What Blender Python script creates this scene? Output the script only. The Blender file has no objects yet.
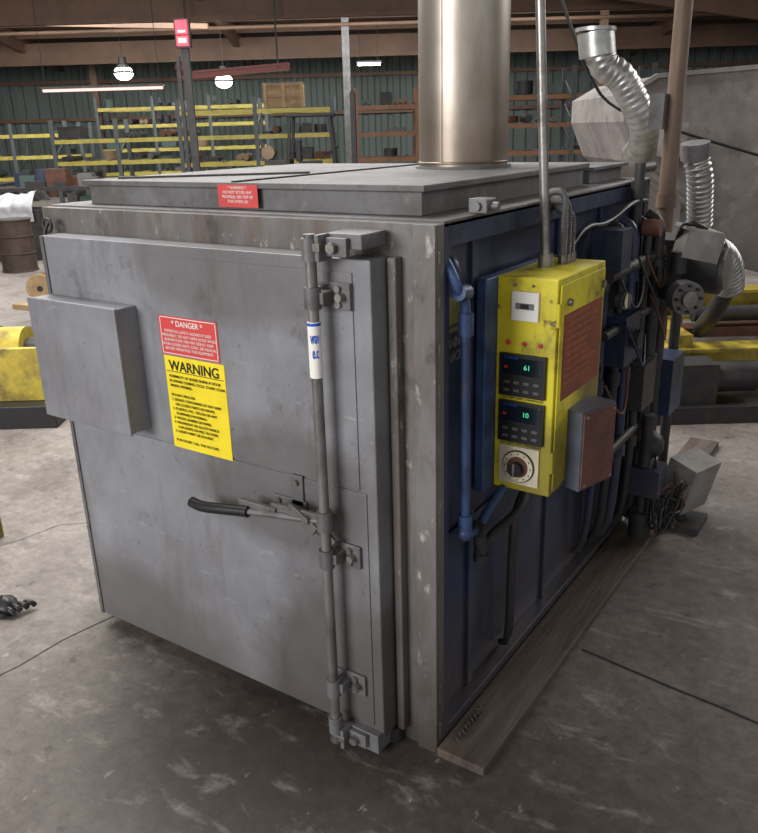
import bpy, math, random, bmesh
from mathutils import Vector, Matrix, noise
random.seed(7)
sc=bpy.context.scene
COL=sc.collection
O=Vector((.9083,-1.5804,0)); YAW=.5994
HALL=Matrix.Translation(O)@Matrix.Rotation(YAW,4,'Z')

# ---------------------------------------------------------------- materials
def lin(c):
    return tuple(((v/255)/12.92 if v/255<=.04045 else ((v/255+.055)/1.055)**2.4) for v in c)+(1,)
def mat(name,col,rough=.5,metal=0,col2=None,scale=6,amt=.5,bump=0,bscale=40,emit=0,detail=6,lo=.4,hi=.65,stretch=(1,1,1),col3=None,s3=2.0,lo3=.5,hi3=.7,spec=.5):
    m=bpy.data.materials.new(name); m.use_nodes=True
    n=m.node_tree.nodes; l=m.node_tree.links; b=n['Principled BSDF']
    c=lin(col); b.inputs['Base Color'].default_value=c
    b.inputs['Roughness'].default_value=rough; b.inputs['Metallic'].default_value=metal
    b.inputs['Specular IOR Level'].default_value=spec
    tc=n.new('ShaderNodeTexCoord'); mp=n.new('ShaderNodeMapping'); mp.inputs['Scale'].default_value=stretch
    l.new(tc.outputs['Object'],mp.inputs['Vector'])
    out=None
    if col2 is not None:
        nz=n.new('ShaderNodeTexNoise'); nz.inputs['Scale'].default_value=scale; nz.inputs['Detail'].default_value=detail; nz.inputs['Roughness'].default_value=.65
        l.new(mp.outputs[0],nz.inputs['Vector'])
        mr=n.new('ShaderNodeMapRange'); mr.inputs['From Min'].default_value=lo; mr.inputs['From Max'].default_value=hi; mr.inputs['To Max'].default_value=amt
        l.new(nz.outputs['Fac'],mr.inputs['Value'])
        mx=n.new('ShaderNodeMix'); mx.data_type='RGBA'; mx.inputs['A'].default_value=c; mx.inputs['B'].default_value=lin(col2)
        l.new(mr.outputs[0],mx.inputs['Factor']); out=mx.outputs['Result']
        if col3 is not None:
            nz=n.new('ShaderNodeTexNoise'); nz.inputs['Scale'].default_value=s3; nz.inputs['Detail'].default_value=8; nz.inputs['Roughness'].default_value=.7
            l.new(mp.outputs[0],nz.inputs['Vector'])
            mr=n.new('ShaderNodeMapRange'); mr.inputs['From Min'].default_value=lo3; mr.inputs['From Max'].default_value=hi3
            l.new(nz.outputs['Fac'],mr.inputs['Value'])
            m2=n.new('ShaderNodeMix'); m2.data_type='RGBA'; m2.inputs['B'].default_value=lin(col3)
            l.new(out,m2.inputs['A']); l.new(mr.outputs[0],m2.inputs['Factor']); out=m2.outputs['Result']
        l.new(out,b.inputs['Base Color'])
    if bump:
        nb=n.new('ShaderNodeTexNoise'); nb.inputs['Scale'].default_value=bscale; nb.inputs['Detail'].default_value=4
        l.new(mp.outputs[0],nb.inputs['Vector'])
        bp=n.new('ShaderNodeBump'); bp.inputs['Strength'].default_value=bump; bp.inputs['Distance'].default_value=.01
        l.new(nb.outputs['Fac'],bp.inputs['Height']); l.new(bp.outputs[0],b.inputs['Normal'])
    if emit:
        b.inputs['Emission Color'].default_value=c; b.inputs['Emission Strength'].default_value=emit
    return m
def grime(m,col,scale,lo,hi,amt,stretch=(1,1,1),off=(0,0,0),rough=None,det=9,dist=0):
    """overlay a noise-masked layer of dirt / wear"""
    n=m.node_tree.nodes; l=m.node_tree.links; b=n['Principled BSDF']
    tc=n.new('ShaderNodeTexCoord'); mp=n.new('ShaderNodeMapping'); mp.inputs['Scale'].default_value=stretch; mp.inputs['Location'].default_value=off
    l.new(tc.outputs['Object'],mp.inputs['Vector'])
    nz=n.new('ShaderNodeTexNoise'); nz.inputs['Scale'].default_value=scale; nz.inputs['Detail'].default_value=det; nz.inputs['Roughness'].default_value=.68; nz.inputs['Distortion'].default_value=dist
    l.new(mp.outputs[0],nz.inputs['Vector'])
    mr=n.new('ShaderNodeMapRange'); mr.inputs['From Min'].default_value=lo; mr.inputs['From Max'].default_value=hi; mr.inputs['To Max'].default_value=amt
    l.new(nz.outputs['Fac'],mr.inputs['Value'])
    mx=n.new('ShaderNodeMix'); mx.data_type='RGBA'; mx.inputs['B'].default_value=lin(col)
    src=b.inputs['Base Color']
    if src.is_linked: l.new(src.links[0].from_socket,mx.inputs['A'])
    else: mx.inputs['A'].default_value=src.default_value
    l.new(mr.outputs[0],mx.inputs['Factor']); l.new(mx.outputs['Result'],src)
    if rough is not None:
        r=n.new('ShaderNodeMapRange'); r.inputs['To Min'].default_value=b.inputs['Roughness'].default_value; r.inputs['To Max'].default_value=rough
        l.new(mr.outputs[0],r.inputs['Value']); l.new(r.outputs[0],b.inputs['Roughness'])
    return m
def spot(m,col,c,rad,soft,amt,sc3=(1,1,1),ns=5):
    """a noise-broken dirty patch around a point of the object"""
    n=m.node_tree.nodes; l=m.node_tree.links; b=n['Principled BSDF']
    tc=n.new('ShaderNodeTexCoord'); vm=n.new('ShaderNodeVectorMath'); vm.operation='SUBTRACT'; vm.inputs[1].default_value=c; l.new(tc.outputs['Object'],vm.inputs[0])
    v2=n.new('ShaderNodeVectorMath'); v2.operation='MULTIPLY'; v2.inputs[1].default_value=sc3; l.new(vm.outputs[0],v2.inputs[0])
    ln=n.new('ShaderNodeVectorMath'); ln.operation='LENGTH'; l.new(v2.outputs[0],ln.inputs[0])
    nz=n.new('ShaderNodeTexNoise'); nz.inputs['Scale'].default_value=ns; nz.inputs['Detail'].default_value=10; nz.inputs['Roughness'].default_value=.7; l.new(tc.outputs['Object'],nz.inputs['Vector'])
    a=n.new('ShaderNodeMath'); a.operation='MULTIPLY_ADD'; a.inputs[1].default_value=-soft*3; l.new(nz.outputs['Fac'],a.inputs[0]); l.new(ln.outputs['Value'],a.inputs[2])
    mr=n.new('ShaderNodeMapRange'); mr.inputs['From Min'].default_value=rad-soft*2.5; mr.inputs['From Max'].default_value=rad-soft*.5; mr.inputs['To Min'].default_value=amt; mr.inputs['To Max'].default_value=0; l.new(a.outputs[0],mr.inputs['Value'])
    mx=n.new('ShaderNodeMix'); mx.data_type='RGBA'; mx.inputs['B'].default_value=lin(col); src=b.inputs['Base Color']
    if src.is_linked: l.new(src.links[0].from_socket,mx.inputs['A'])
    else: mx.inputs['A'].default_value=src.default_value
    l.new(mr.outputs[0],mx.inputs['Factor']); l.new(mx.outputs['Result'],src)
    return m
def zgrad(m,col,z0,z1,amt=1.0):
    n=m.node_tree.nodes; l=m.node_tree.links; b=n['Principled BSDF']
    tc=n.new('ShaderNodeTexCoord'); sp=n.new('ShaderNodeSeparateXYZ'); l.new(tc.outputs['Object'],sp.inputs[0])
    nz=n.new('ShaderNodeTexNoise'); nz.inputs['Scale'].default_value=7; nz.inputs['Detail'].default_value=8; l.new(tc.outputs['Object'],nz.inputs['Vector'])
    ad=n.new('ShaderNodeMath'); ad.operation='MULTIPLY_ADD'; ad.inputs[1].default_value=(z1-z0)*.9; l.new(nz.outputs['Fac'],ad.inputs[0])
    l.new(sp.outputs['Z'],ad.inputs[2])
    mr=n.new('ShaderNodeMapRange'); mr.inputs['From Min'].default_value=z0+(z1-z0)*.45; mr.inputs['From Max'].default_value=z1+(z1-z0)*.45
    mr.inputs['To Min'].default_value=amt; mr.inputs['To Max'].default_value=0; l.new(ad.outputs[0],mr.inputs['Value'])
    mx=n.new('ShaderNodeMix'); mx.data_type='RGBA'; mx.inputs['B'].default_value=lin(col)
    src=b.inputs['Base Color']
    if src.is_linked: l.new(src.links[0].from_socket,mx.inputs['A'])
    else: mx.inputs['A'].default_value=src.default_value
    l.new(mr.outputs[0],mx.inputs['Factor']); l.new(mx.outputs['Result'],b.inputs['Base Color'])
    return m

DOOR=mat('door_grey_paint',(140,141,146),.46,.1,(114,114,118),2.6,.8,.06,22)
grime(DOOR,(98,95,95),1.5,.49,.72,.75,(1,1,.8),(3.1,0,1.7),rough=.62,dist=.6)
grime(DOOR,(90,84,80),3.2,.54,.76,.75,(2.2,1,.4),(1.3,0,.2))
grime(DOOR,(64,57,53),7,.60,.76,.85,(1,1,.7),(5,2,1))
grime(DOOR,(172,172,172),16,.62,.72,.5,(.5,1,2.2),(2,0,7))
grime(DOOR,(50,44,40),38,.64,.72,.8)
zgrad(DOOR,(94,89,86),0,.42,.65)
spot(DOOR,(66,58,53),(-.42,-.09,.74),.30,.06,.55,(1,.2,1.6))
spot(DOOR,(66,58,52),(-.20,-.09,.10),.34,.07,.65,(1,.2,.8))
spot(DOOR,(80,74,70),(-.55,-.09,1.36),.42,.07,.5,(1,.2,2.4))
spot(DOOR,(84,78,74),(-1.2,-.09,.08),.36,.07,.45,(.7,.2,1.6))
GREY=mat('grey_steel_paint',(112,111,112),.5,.2,(80,77,76),5,.8,.08,30,col3=(126,118,110),s3=9,lo3=.6,hi3=.8)
grime(GREY,(58,51,46),14,.57,.7,.75)
FRAME=mat('worn_frame_steel',(118,115,113),.55,.2,(88,82,78),5,.9,.1,30,stretch=(1,1,.35))
grime(FRAME,(94,72,55),6,.51,.70,.75,(1.6,1,.3)); grime(FRAME,(48,42,38),9,.55,.7,.85,(1,1,.6),(2,1,4)); grime(FRAME,(180,174,166),28,.60,.70,.85,(1,1,.4))
zgrad(FRAME,(60,51,45),0,.55,.85)
LIDM=mat('dusty_lid_steel',(108,107,108),.6,.1,(82,79,78),4,.8,.06,30)
grime(LIDM,(66,58,52),2.4,.50,.68,.8); grime(LIDM,(148,144,140),12,.58,.72,.5); grime(LIDM,(54,46,41),9,.58,.7,.75,(1,1,1),(3,3,3))
BLUE=mat('navy_side_paint',(46,56,88),.42,.1,(34,40,60),3,.9,.1,25)
grime(BLUE,(94,93,96),3.5,.53,.76,.6,(1,1.4,.7)); grime(BLUE,(20,20,25),6,.54,.72,.8,(1,1,.4),(1,2,3)); grime(BLUE,(122,118,114),22,.63,.75,.65,(1,1,.5)); zgrad(BLUE,(80,73,68),0,.5,.75)
BLUEP=mat('blue_pipe_paint',(64,88,132),.45,.15,(36,46,70),12,.8,.1,40)
grime(BLUEP,(96,92,90),9,.55,.7,.65)
DARK=mat('dark_iron',(52,52,55),.55,.35,(76,70,64),12,.6,.1,40)
BLACK=mat('black_rubber',(20,20,22),.45)
STEEL=mat('bare_steel',(150,146,142),.35,.75,(92,84,78),16,.7,.05,60)
RODM=mat('worn_rod_steel',(130,128,127),.42,.5,(86,79,74),14,.9,.05,60,stretch=(1,1,.4))
RUST=mat('rusty_brown',(104,68,52),.75,.1,(66,46,40),14,.8,.15,40)
RUSTD=mat('dark_drum_paint',(74,58,50),.7,.1,(50,42,40),10,.8,.1,30)
YEL=mat('yellow_panel_paint',(220,206,44),.45,0,(184,168,36),9,.6,.04,40)
grime(YEL,(96,84,42),5,.55,.70,.9,(1,1,.7)); grime(YEL,(50,44,32),18,.60,.69,.95); spot(YEL,(70,60,36),(.17,.66,.80),.20,.05,.8,(1,1,.5),9)
spot(YEL,(80,70,38),(.17,.32,.72),.12,.04,.7,(1,1,.6),9)
YSIGN=mat('yellow_sign',(240,216,34),.45,0,(216,192,30),10,.5)
RSIGN=mat('red_sign',(206,70,68),.45,0,(184,60,58),12,.5)
RSIGN2=mat('faded_red_sign',(134,60,38),.55,0,(96,50,36),20,.8)
WHITE=mat('white_print',(232,228,222),.5)
CREAM=mat('cream_dial_face',(206,196,172),.45,0,(170,158,132),12,.6)
BLK=mat('black_print',(22,20,18),.5)
BLUPR=mat('blue_print',(34,84,190),.4)
GREEN=mat('green_led',(70,190,140),.4,emit=1.0)
RLED=mat('red_led',(170,34,26),.3,emit=.3)
REDL=mat('red_beacon',(240,30,50),.3,emit=4)
WOODP=mat('dirty_plank',(92,79,69),.75,0,(62,52,45),5,.9,.3,30,stretch=(3,.35,1),col3=(46,40,36),s3=3,lo3=.48,hi3=.7)
WOOD=mat('raw_wood',(160,134,98),.7,0,(128,100,68),8,.7,.1,30)
GAP=mat('dark_gap',(26,24,23),.8)
CHIM=mat('stainless_stack',(180,172,162),.40,.75,(156,146,132),2.2,.8,.08,8,stretch=(1,1,.4))
grime(CHIM,(124,110,94),3,.52,.74,.65,(1.5,1.5,.4)); grime(CHIM,(92,80,68),8,.6,.74,.5,(1,1,.25),(3,3,0))
zgrad(CHIM,(104,84,64),1.42,2.1,.75)
DUCT=mat('galvanised_duct',(180,180,178),.36,.75,(124,122,120),8,.7,.1,30)
HOP=mat('dusty_grey_housing',(130,124,121),.8,0,(94,88,85),2.4,.85,.2,14,col3=(158,151,146),s3=6,lo3=.53,hi3=.78)
grime(HOP,(70,63,58),5,.56,.72,.8,(1,1,.6))
BYEL=mat('yellow_machine_paint',(192,170,58),.5,.1,(128,112,46),7,.7,.1,20); grime(BYEL,(58,52,38),4,.50,.67,.9)
RACKY=mat('rack_yellow',(196,180,86),.5,0,(146,132,64),3,.6)
RACKO=mat('rack_orange',(150,106,76),.5,0,(112,84,66),3,.6)
RACKG=mat('rack_upright',(90,96,96),.6,.2)
REDB=mat('red_beam_paint',(134,68,58),.5)
WALLM=mat('hazed_wall_paint',(108,118,114),.7,.1,(90,99,96),.4,.7,stretch=(1,1,.3))  # wall paint lightened and greyed, background haze put into the colour
ROOFM=mat('roof_deck',(112,94,82),.8,0,(78,66,58),.6,.8)
RAFT=mat('brown_rafter_paint',(124,96,78),.6,.1,(94,74,62),1,.7)
TUBE=mat('lamp_tube',(255,250,240),.5,emit=18)
TUBEP=mat('pink_lamp_tube',(255,206,194),.5,emit=1.1)
CLOTH=mat('white_cloth',(184,184,187),.8,0,(136,136,140),3,.7)
CARD=mat('cardboard',(140,118,96),.8,0,(106,92,76),3,.6)
TEAL=mat('dull_green_goods',(76,94,90),.7)
CONC=mat('concrete_floor',(138,130,124),.55,0,(110,102,97),1.3,.85,.05,30,col3=(88,80,75),s3=.8,lo3=.5,hi3=.72,spec=.4)
def floor_extra(m):
    n=m.node_tree.nodes; l=m.node_tree.links; b=n['Principled BSDF']
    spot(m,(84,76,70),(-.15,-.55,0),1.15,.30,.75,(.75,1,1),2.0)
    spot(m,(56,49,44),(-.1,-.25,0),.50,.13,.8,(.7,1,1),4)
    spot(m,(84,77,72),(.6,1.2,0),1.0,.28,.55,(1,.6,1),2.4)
    grime(m,(72,64,59),2.6,.53,.70,.6,(1,1,1),(4,1,0),dist=1.2)
    grime(m,(168,160,153),4.5,.55,.72,.5,(1,2.2,1),(1,8,0),dist=.5)
    grime(m,(50,44,40),9,.60,.69,.75,(1,1,1),(1,3,0))
    grime(m,(178,171,164),24,.63,.73,.55,(1,.5,1),(1,3,0))
    grime(m,(52,46,42),42,.63,.71,.6,(1,1,1),(7,3,0))
    tc=n.new('ShaderNodeTexCoord')
    n2=n.new('ShaderNodeTexNoise'); n2.inputs['Scale'].default_value=20; n2.inputs['Detail'].default_value=12; n2.inputs['Roughness'].default_value=.82; l.new(tc.outputs['Object'],n2.inputs['Vector'])
    mr2=n.new('ShaderNodeMapRange'); mr2.inputs['From Min'].default_value=.32; mr2.inputs['From Max'].default_value=.68; mr2.inputs['To Min'].default_value=.55; mr2.inputs['To Max'].default_value=1.42; l.new(n2.outputs['Fac'],mr2.inputs['Value'])
    m2=n.new('ShaderNodeVectorMath'); m2.operation='SCALE'; l.new(b.inputs['Base Color'].links[0].from_socket,m2.inputs[0]); l.new(mr2.outputs[0],m2.inputs['Scale'])
    l.new(m2.outputs[0],b.inputs['Base Color'])
    mr3=n.new('ShaderNodeMapRange'); mr3.inputs['To Min'].default_value=.42; mr3.inputs['To Max'].default_value=.78; l.new(n2.outputs['Fac'],mr3.inputs['Value']); l.new(mr3.outputs[0],b.inputs['Roughness'])
floor_extra(CONC)

# ---------------------------------------------------------------- mesh builder
class B:
    def __init__(s,name,parent=None,hall=False,bevel=0):
        s.n=name;s.v=[];s.f=[];s.m=[];s.sm=[];s.mats=[];s.parent=parent;s.hall=hall;s.bevel=bevel;s.T=None
    def mi(s,m):
        if m not in s.mats: s.mats.append(m)
        return s.mats.index(m)
    def add(s,vs,fs,m,smooth=False):
        k=len(s.v)
        for v in vs:
            v=Vector(v); s.v.append(s.T@v if s.T else v)
        i=s.mi(m)
        for f in fs: s.f.append([k+a for a in f]); s.m.append(i); s.sm.append(smooth)
    def box(s,x0,x1,y0,y1,z0,z1,m):
        s.add([(x0,y0,z0),(x1,y0,z0),(x1,y1,z0),(x0,y1,z0),(x0,y0,z1),(x1,y0,z1),(x1,y1,z1),(x0,y1,z1)],
        [(0,3,2,1),(4,5,6,7),(0,1,5,4),(1,2,6,5),(2,3,7,6),(3,0,4,7)],m)
    def obox(s,c,size,M,m):
        h=[a/2 for a in size]; vs=[]
        for z in(-1,1):
            for x,y in((-1,-1),(1,-1),(1,1),(-1,1)): vs.append(Vector(c)+M@Vector((x*h[0],y*h[1],z*h[2])))
        s.add(vs,[(0,3,2,1),(4,5,6,7),(0,1,5,4),(1,2,6,5),(2,3,7,6),(3,0,4,7)],m)
    def beam(s,p0,p1,w,h,m,up=(0,0,1)):
        p0=Vector(p0);p1=Vector(p1);d=(p1-p0);L=d.length;d.normalize()
        sd=d.cross(Vector(up))
        if sd.length<1e-4: sd=d.cross(Vector((0,1,0)))
        sd.normalize();u=sd.cross(d)
        M=Matrix((d,sd,u)).transposed(); s.obox((p0+p1)/2,(L,w,h),M,m)
    def ring(s,c,d,r,n,ref=None):
        d=Vector(d).normalized(); a=ref if ref is not None else (Vector((0,0,1)) if abs(d.z)<.9 else Vector((1,0,0)))
        u=(a-d*a.dot(d)).normalized(); w=d.cross(u)
        return [Vector(c)+u*r*math.cos(2*math.pi*i/n)+w*r*math.sin(2*math.pi*i/n) for i in range(n)],u
    def cyl(s,p0,p1,r,m,n=20,r2=None):
        p0=Vector(p0);p1=Vector(p1);d=p1-p0; r2=r if r2 is None else r2
        a,_=s.ring(p0,d,r,n); b,_=s.ring(p1,d,r2,n)
        s.add(a+b,[(i,(i+1)%n,n+(i+1)%n,n+i) for i in range(n)],m,True)
        s.add(a,[tuple(range(n-1,-1,-1))],m); s.add(b,[tuple(range(n))],m)
    def tube(s,pts,r,m,n=10,smooth=0,rf=None):
        P=[Vector(p) for p in pts]
        for _ in range(smooth):
            Q=[P[0]]
            for a,b in zip(P,P[1:]): Q+= [a*.75+b*.25,a*.25+b*.75]
            Q.append(P[-1]); P=Q
        if rf:
            seg=[(b-a).length for a,b in zip(P,P[1:])]; L=sum(seg); step=r*.11; N=int(L/step); Q=[];j=0;acc=0
            for i in range(N+1):
                t=L*i/N
                while j<len(seg)-1 and acc+seg[j]<t: acc+=seg[j]; j+=1
                Q.append(P[j].lerp(P[j+1],(t-acc)/seg[j] if seg[j] else 0))
            P=Q
        vs=[];ref=None
        for i,p in enumerate(P):
            d=(P[min(i+1,len(P)-1)]-P[max(i-1,0)])
            rr=r if not rf else r*(1+rf*math.cos(i*math.pi/2))
            ring,ref=s.ring(p,d,rr,n,ref); vs+=ring
        fs=[(j*n+i,j*n+(i+1)%n,(j+1)*n+(i+1)%n,(j+1)*n+i) for j in range(len(P)-1) for i in range(n)]
        s.add(vs,fs,m,True); k=(len(P)-1)*n
        s.add(vs[:n],[tuple(range(n-1,-1,-1))],m); s.add(vs[k:],[tuple(range(n))],m)
    def prism(s,poly,y0,y1,m,axis='y'):
        n=len(poly)
        f=(lambda a,b,c:(a,c,b)) if axis=='y' else ((lambda a,b,c:(c,a,b)) if axis=='x' else (lambda a,b,c:(a,b,c)))
        vs=[f(a,b,y0) for a,b in poly]+[f(a,b,y1) for a,b in poly]
        s.add(vs,[tuple(range(n)),tuple(range(2*n-1,n-1,-1))]+[(i,i+n,(i+1)%n+n,(i+1)%n) for i in range(n)],m)
    def ball(s,c,r,m,n=14,sc=(1,1,1),jit=0):
        vs=[];fs=[]
        for j in range(n//2+1):
            th=math.pi*j/(n//2)
            for i in range(n):
                ph=2*math.pi*i/n; p=Vector((math.sin(th)*math.cos(ph),math.sin(th)*math.sin(ph),math.cos(th)))
                k=1+(jit*noise.noise(p*2.3+Vector(c)) if jit else 0)
                vs.append(Vector(c)+Vector((p.x*sc[0],p.y*sc[1],p.z*sc[2]))*r*k)
        for j in range(n//2):
            for i in range(n): fs.append((j*n+i,(j+1)*n+i,(j+1)*n+(i+1)%n,j*n+(i+1)%n))
        s.add(vs,fs,m,True)
    def torus(s,c,d,R,r,m,n=24,k=8):
        ring,u=s.ring(c,d,R,n); d=Vector(d).normalized(); vs=[];fs=[]
        for p in ring:
            o=(p-Vector(c)).normalized()
            for j in range(k):
                t=2*math.pi*j/k; vs.append(p+o*r*math.cos(t)+d*r*math.sin(t))
        for i in range(n):
            for j in range(k): fs.append((i*k+j,((i+1)%n)*k+j,((i+1)%n)*k+(j+1)%k,i*k+(j+1)%k))
        s.add(vs,fs,m,True)
    def done(s):
        me=bpy.data.meshes.new(s.n); me.from_pydata([tuple(v) for v in s.v],[],s.f)
        for m in s.mats: me.materials.append(m)
        for p,i,q in zip(me.polygons,s.m,s.sm): p.material_index=i; p.use_smooth=q
        me.validate(); me.update()
        bm=bmesh.new(); bm.from_mesh(me)
        bmesh.ops.recalc_face_normals(bm,faces=bm.faces); bm.to_mesh(me); bm.free()
        o=bpy.data.objects.new(s.n,me); COL.objects.link(o)
        if s.hall and not (s.parent and s.parent.matrix_world==HALL): o.matrix_world=HALL
        if s.bevel:
            b=o.modifiers.new('bevel','BEVEL'); b.width=s.bevel; b.segments=2; b.limit_method='ANGLE'; b.angle_limit=math.radians(50)
        if s.parent: o.parent=s.parent
        return o
def empty(name):
    e=bpy.data.objects.new(name,None); COL.objects.link(e); e.empty_display_size=.1; return e
def text(name,body,loc,size,m,face='-Y',parent=None,align='LEFT',ls=1.0,sx=1.0,bold=0,rz_=0):
    c=bpy.data.curves.new(name,'FONT'); c.body=body; c.size=size; c.align_x=align; c.align_y='TOP'; c.extrude=.0004; c.space_line=ls; c.offset=bold
    o=bpy.data.objects.new(name,c); COL.objects.link(o); o.location=loc
    o.rotation_euler=(math.pi/2,0,rz_) if face=='-Y' else (math.pi/2,0,math.pi/2)
    o.scale=(sx,1,1); c.materials.append(m)
    if parent: o.parent=parent
    return o
def bolt(b,c,d,r=.009,h=.008,m=STEEL):
    c=Vector(c); d=Vector(d).normalized(); b.cyl(c,c+d*h,r,m,6)

# ================================================================ ROOM
f=B('floor'); f.add([(-26,-6,0),(26,-6,0),(26,31,0),(-26,31,0)],[(0,1,2,3)],CONC)
f.v=[HALL@v for v in f.v]; fl=f.done()
j=B('floor_joints',parent=fl)
def strip(p,q,w,wob=0):
    p=Vector(p);q=Vector(q);N=max(1,int((q-p).length/.15)) if wob else 1
    d=(q-p).normalized();n=Vector((-d.y,d.x)); pts=[]
    for i in range(N+1):
        c=p.lerp(q,i/N)+n*(wob*noise.noise(Vector((i*.7,p.x,p.y)))); ww=w*(.6+.5*abs(noise.noise(Vector((i*.9,3,p.y)))) if wob else 1)
        pts.append((c-n*ww/2,c+n*ww/2))
    vs=[];fs=[]
    for a,b_ in pts: vs+=[(a.x,a.y,.0012),(b_.x,b_.y,.0012)]
    for i in range(N): fs.append((2*i,2*i+2,2*i+3,2*i+1))
    j.add(vs,fs,GAP)
strip((.17,.66),(3.2,.26),.013,.006); strip((-1.46,-.9),(-1.32,.1),.007,.02); strip((-3.8,-.3),(-3.3,4),.008)
strip((-2.6,-.9),(-1.9,.9),.004,.1)
j.done()
w=B('wall_far',hall=True)
x=-26.0
vs=[];fs=[]
while x<26:
    for dx,dy in((0,0),(.18,0),(.24,.06),(.38,.06),(.44,0)):
        vs+=[(x+dx,30+dy,0),(x+dx,30+dy,5.2)]
    x+=.44
for i in range(0,len(vs)-2,2): fs.append((i,i+2,i+3,i+1))
w.add(vs,fs,WALLM)
for zz in(2.2,3.4): w.box(-26,26,29.85,29.98,zz,zz+.12,RAFT)
w.done()
w=B('wall_left',hall=True); w.box(-26.2,-26,-6,31,0,6.4,WALLM); w.done()
w=B('wall_right',hall=True); w.box(26,26.2,-6,31,0,6.4,WALLM); w.done()
def rz(fy): return 4.35+(30-fy)*.105 if fy>15 else 5.92
c=B('ceiling',hall=True)
c.add([(-26,30.3,rz(30.3)),(26,30.3,rz(30.3)),(26,15,5.92),(-26,15,5.92),(26,-6,5.92),(-26,-6,5.92)],[(0,3,2,1),(3,5,4,2)],ROOFM)
cl=c.done()
c=B('roof_rafters',hall=True)
for xx in(-24,-17,-10.5,-4,2.5,9,15.5,22):
    c.beam((xx,30,rz(30)-.3),(xx,15,5.62),.16,.5,RAFT); c.beam((xx,15,5.62),(xx,-6,5.62),.16,.5,RAFT)
for yy in(29.2,27.8,26.4,25,23.4,21.8,20,18,16,13,10,7):
    z=rz(yy)-.12; c.box(-26,26,yy,yy+.09,z-.14,z,RAFT)
for yy,zd in((26.8,.62),(21.5,.7)):
    z=rz(yy)-.3; c.box(-26,26,yy,yy+.2,z-zd,z-zd+.1,RAFT); c.box(-26,26,yy+.08,yy+.12,z-zd,z,RAFT)
c.beam((-12,22.5,4.55),(-4,22.3,4.2),.12,.12,RAFT); c.beam((2.2,20.2,4.95),(9,20.2,3.9),.14,.30,RAFT); c.cyl((-20,24,4.35),(20,24,4.35),.05,RAFT,12)
c.done()
for xx,yy,m in((-.62,24,GREY),(-8.9,28.2,RAFT),(6.4,24,RAFT)):
    c=B('steel_column',hall=True); c.box(xx-.1,xx+.1,yy,yy+.02,0,rz(yy)-.15,m); c.box(xx-.1,xx+.1,yy+.16,yy+.18,0,rz(yy)-.15,m); c.box(xx-.01,xx+.01,yy,yy+.18,0,rz(yy)-.15,m); c.box(xx-.2,xx+.2,yy-.1,yy+.28,0,.03,m); c.done()

# ================================================================ OVEN
ov=empty('industrial_burn_off_oven')
b=B('body_shell',ov,bevel=.003)
b.box(-1.40,-.045,.04,1.6,.05,1.44,BLUE)
b.box(-1.44,-.0,0,.03,.0,1.45,FRAME)
b.box(-.06,0,-.012,0,.0,1.45,FRAME)
b.box(-.05,0,.03,.055,.0,1.45,BLUE)
b.box(-.045,.0,.055,1.60,1.395,1.45,BLUE)
b.box(-.045,.0,.055,1.60,.0,.055,BLUE)
b.box(-.045,.0,1.55,1.60,.055,1.395,BLUE)
b.box(-1.44,-.0,.03,1.6,1.44,1.455,LIDM)
b.box(-1.44,-1.40,.03,1.6,0,1.44,BLUE)
b.box(-1.40,-.05,.03,1.6,.0,.05,DARK)
for yy in(.235,.80,1.17): b.box(-.045,-.034,yy,yy+.03,.055,1.395,BLUE)
b.box(-.045,-.037,.055,1.55,.60,.62,BLUE)
random.seed(5)
for i in range(13):
    zz=i*.11+.04+random.uniform(-.02,.02); b.box(-.001,.0025,.001,.008,zz,zz+random.uniform(.02,.06),STEEL)
b.done()
b=B('roof_lid',ov,bevel=.004)
b.box(-1.32,-.10,.10,1.16,1.455,1.520,LIDM); b.box(-1.335,-.085,.085,1.175,1.512,1.527,LIDM)
b.box(-.70,-.68,.09,1.17,1.527,1.531,GAP)
b.box(-.62,-.10,1.22,1.56,1.455,1.505,GREY); b.box(-.64,-.08,1.20,1.58,1.50,1.512,GREY)
b.beam((-1.25,.16,1.531),(-.75,.5,1.531),.02,.006,DARK)
b.done()
b=B('corner_bracket',ov,bevel=.003); b.box(-.03,.02,.20,.25,1.455,1.49,GREY); b.cyl((.02,.225,1.472),(.040,.225,1.472),.010,GREY,8); b.cyl((-.005,.19,1.472),(-.005,.2,1.472),.011,GREY,8); b.done()
b=B('door_slab',ov,bevel=.004)
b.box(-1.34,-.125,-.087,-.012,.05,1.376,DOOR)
b.box(-1.30,-.15,-.012,.0,.07,1.35,GAP)
b.box(-.118,-.095,-.03,-.0,.05,1.376,FRAME)
b.done()
b=B('door_panels',ov,bevel=.0015)
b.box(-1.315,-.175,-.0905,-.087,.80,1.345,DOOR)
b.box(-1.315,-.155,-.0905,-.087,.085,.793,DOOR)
b.box(-1.34,-1.325,-.092,-.087,.05,1.376,GREY)
b.done()
b=B('door_junction_box',ov,bevel=.004)
b.box(-1.33,-.935,-.168,-.087,.83,1.20,DOOR); b.box(-1.334,-.931,-.172,-.160,.826,1.204,DOOR)
b.done()
b=B('latch_chain_left',ov); b.tube([(-1.36,-.03,1.42),(-1.375,-.05,1.38),(-1.36,-.05,1.33),(-1.35,-.03,1.29),(-1.36,-.02,1.25)],.006,DARK,8,2); b.torus((-1.365,-.04,1.40),(0,1,0),.02,.005,DARK); b.done()
b=B('danger_sign',ov); b.box(-.845,-.62,-.0925,-.0905,1.072,1.183,RSIGN); b.box(-.840,-.625,-.093,-.0925,1.178,1.180,WHITE);b.box(-.840,-.625,-.093,-.0925,1.075,1.077,WHITE);b.box(-.840,-.838,-.093,-.0925,1.075,1.18,WHITE);b.box(-.627,-.625,-.093,-.0925,1.075,1.18,WHITE);b.done()
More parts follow.
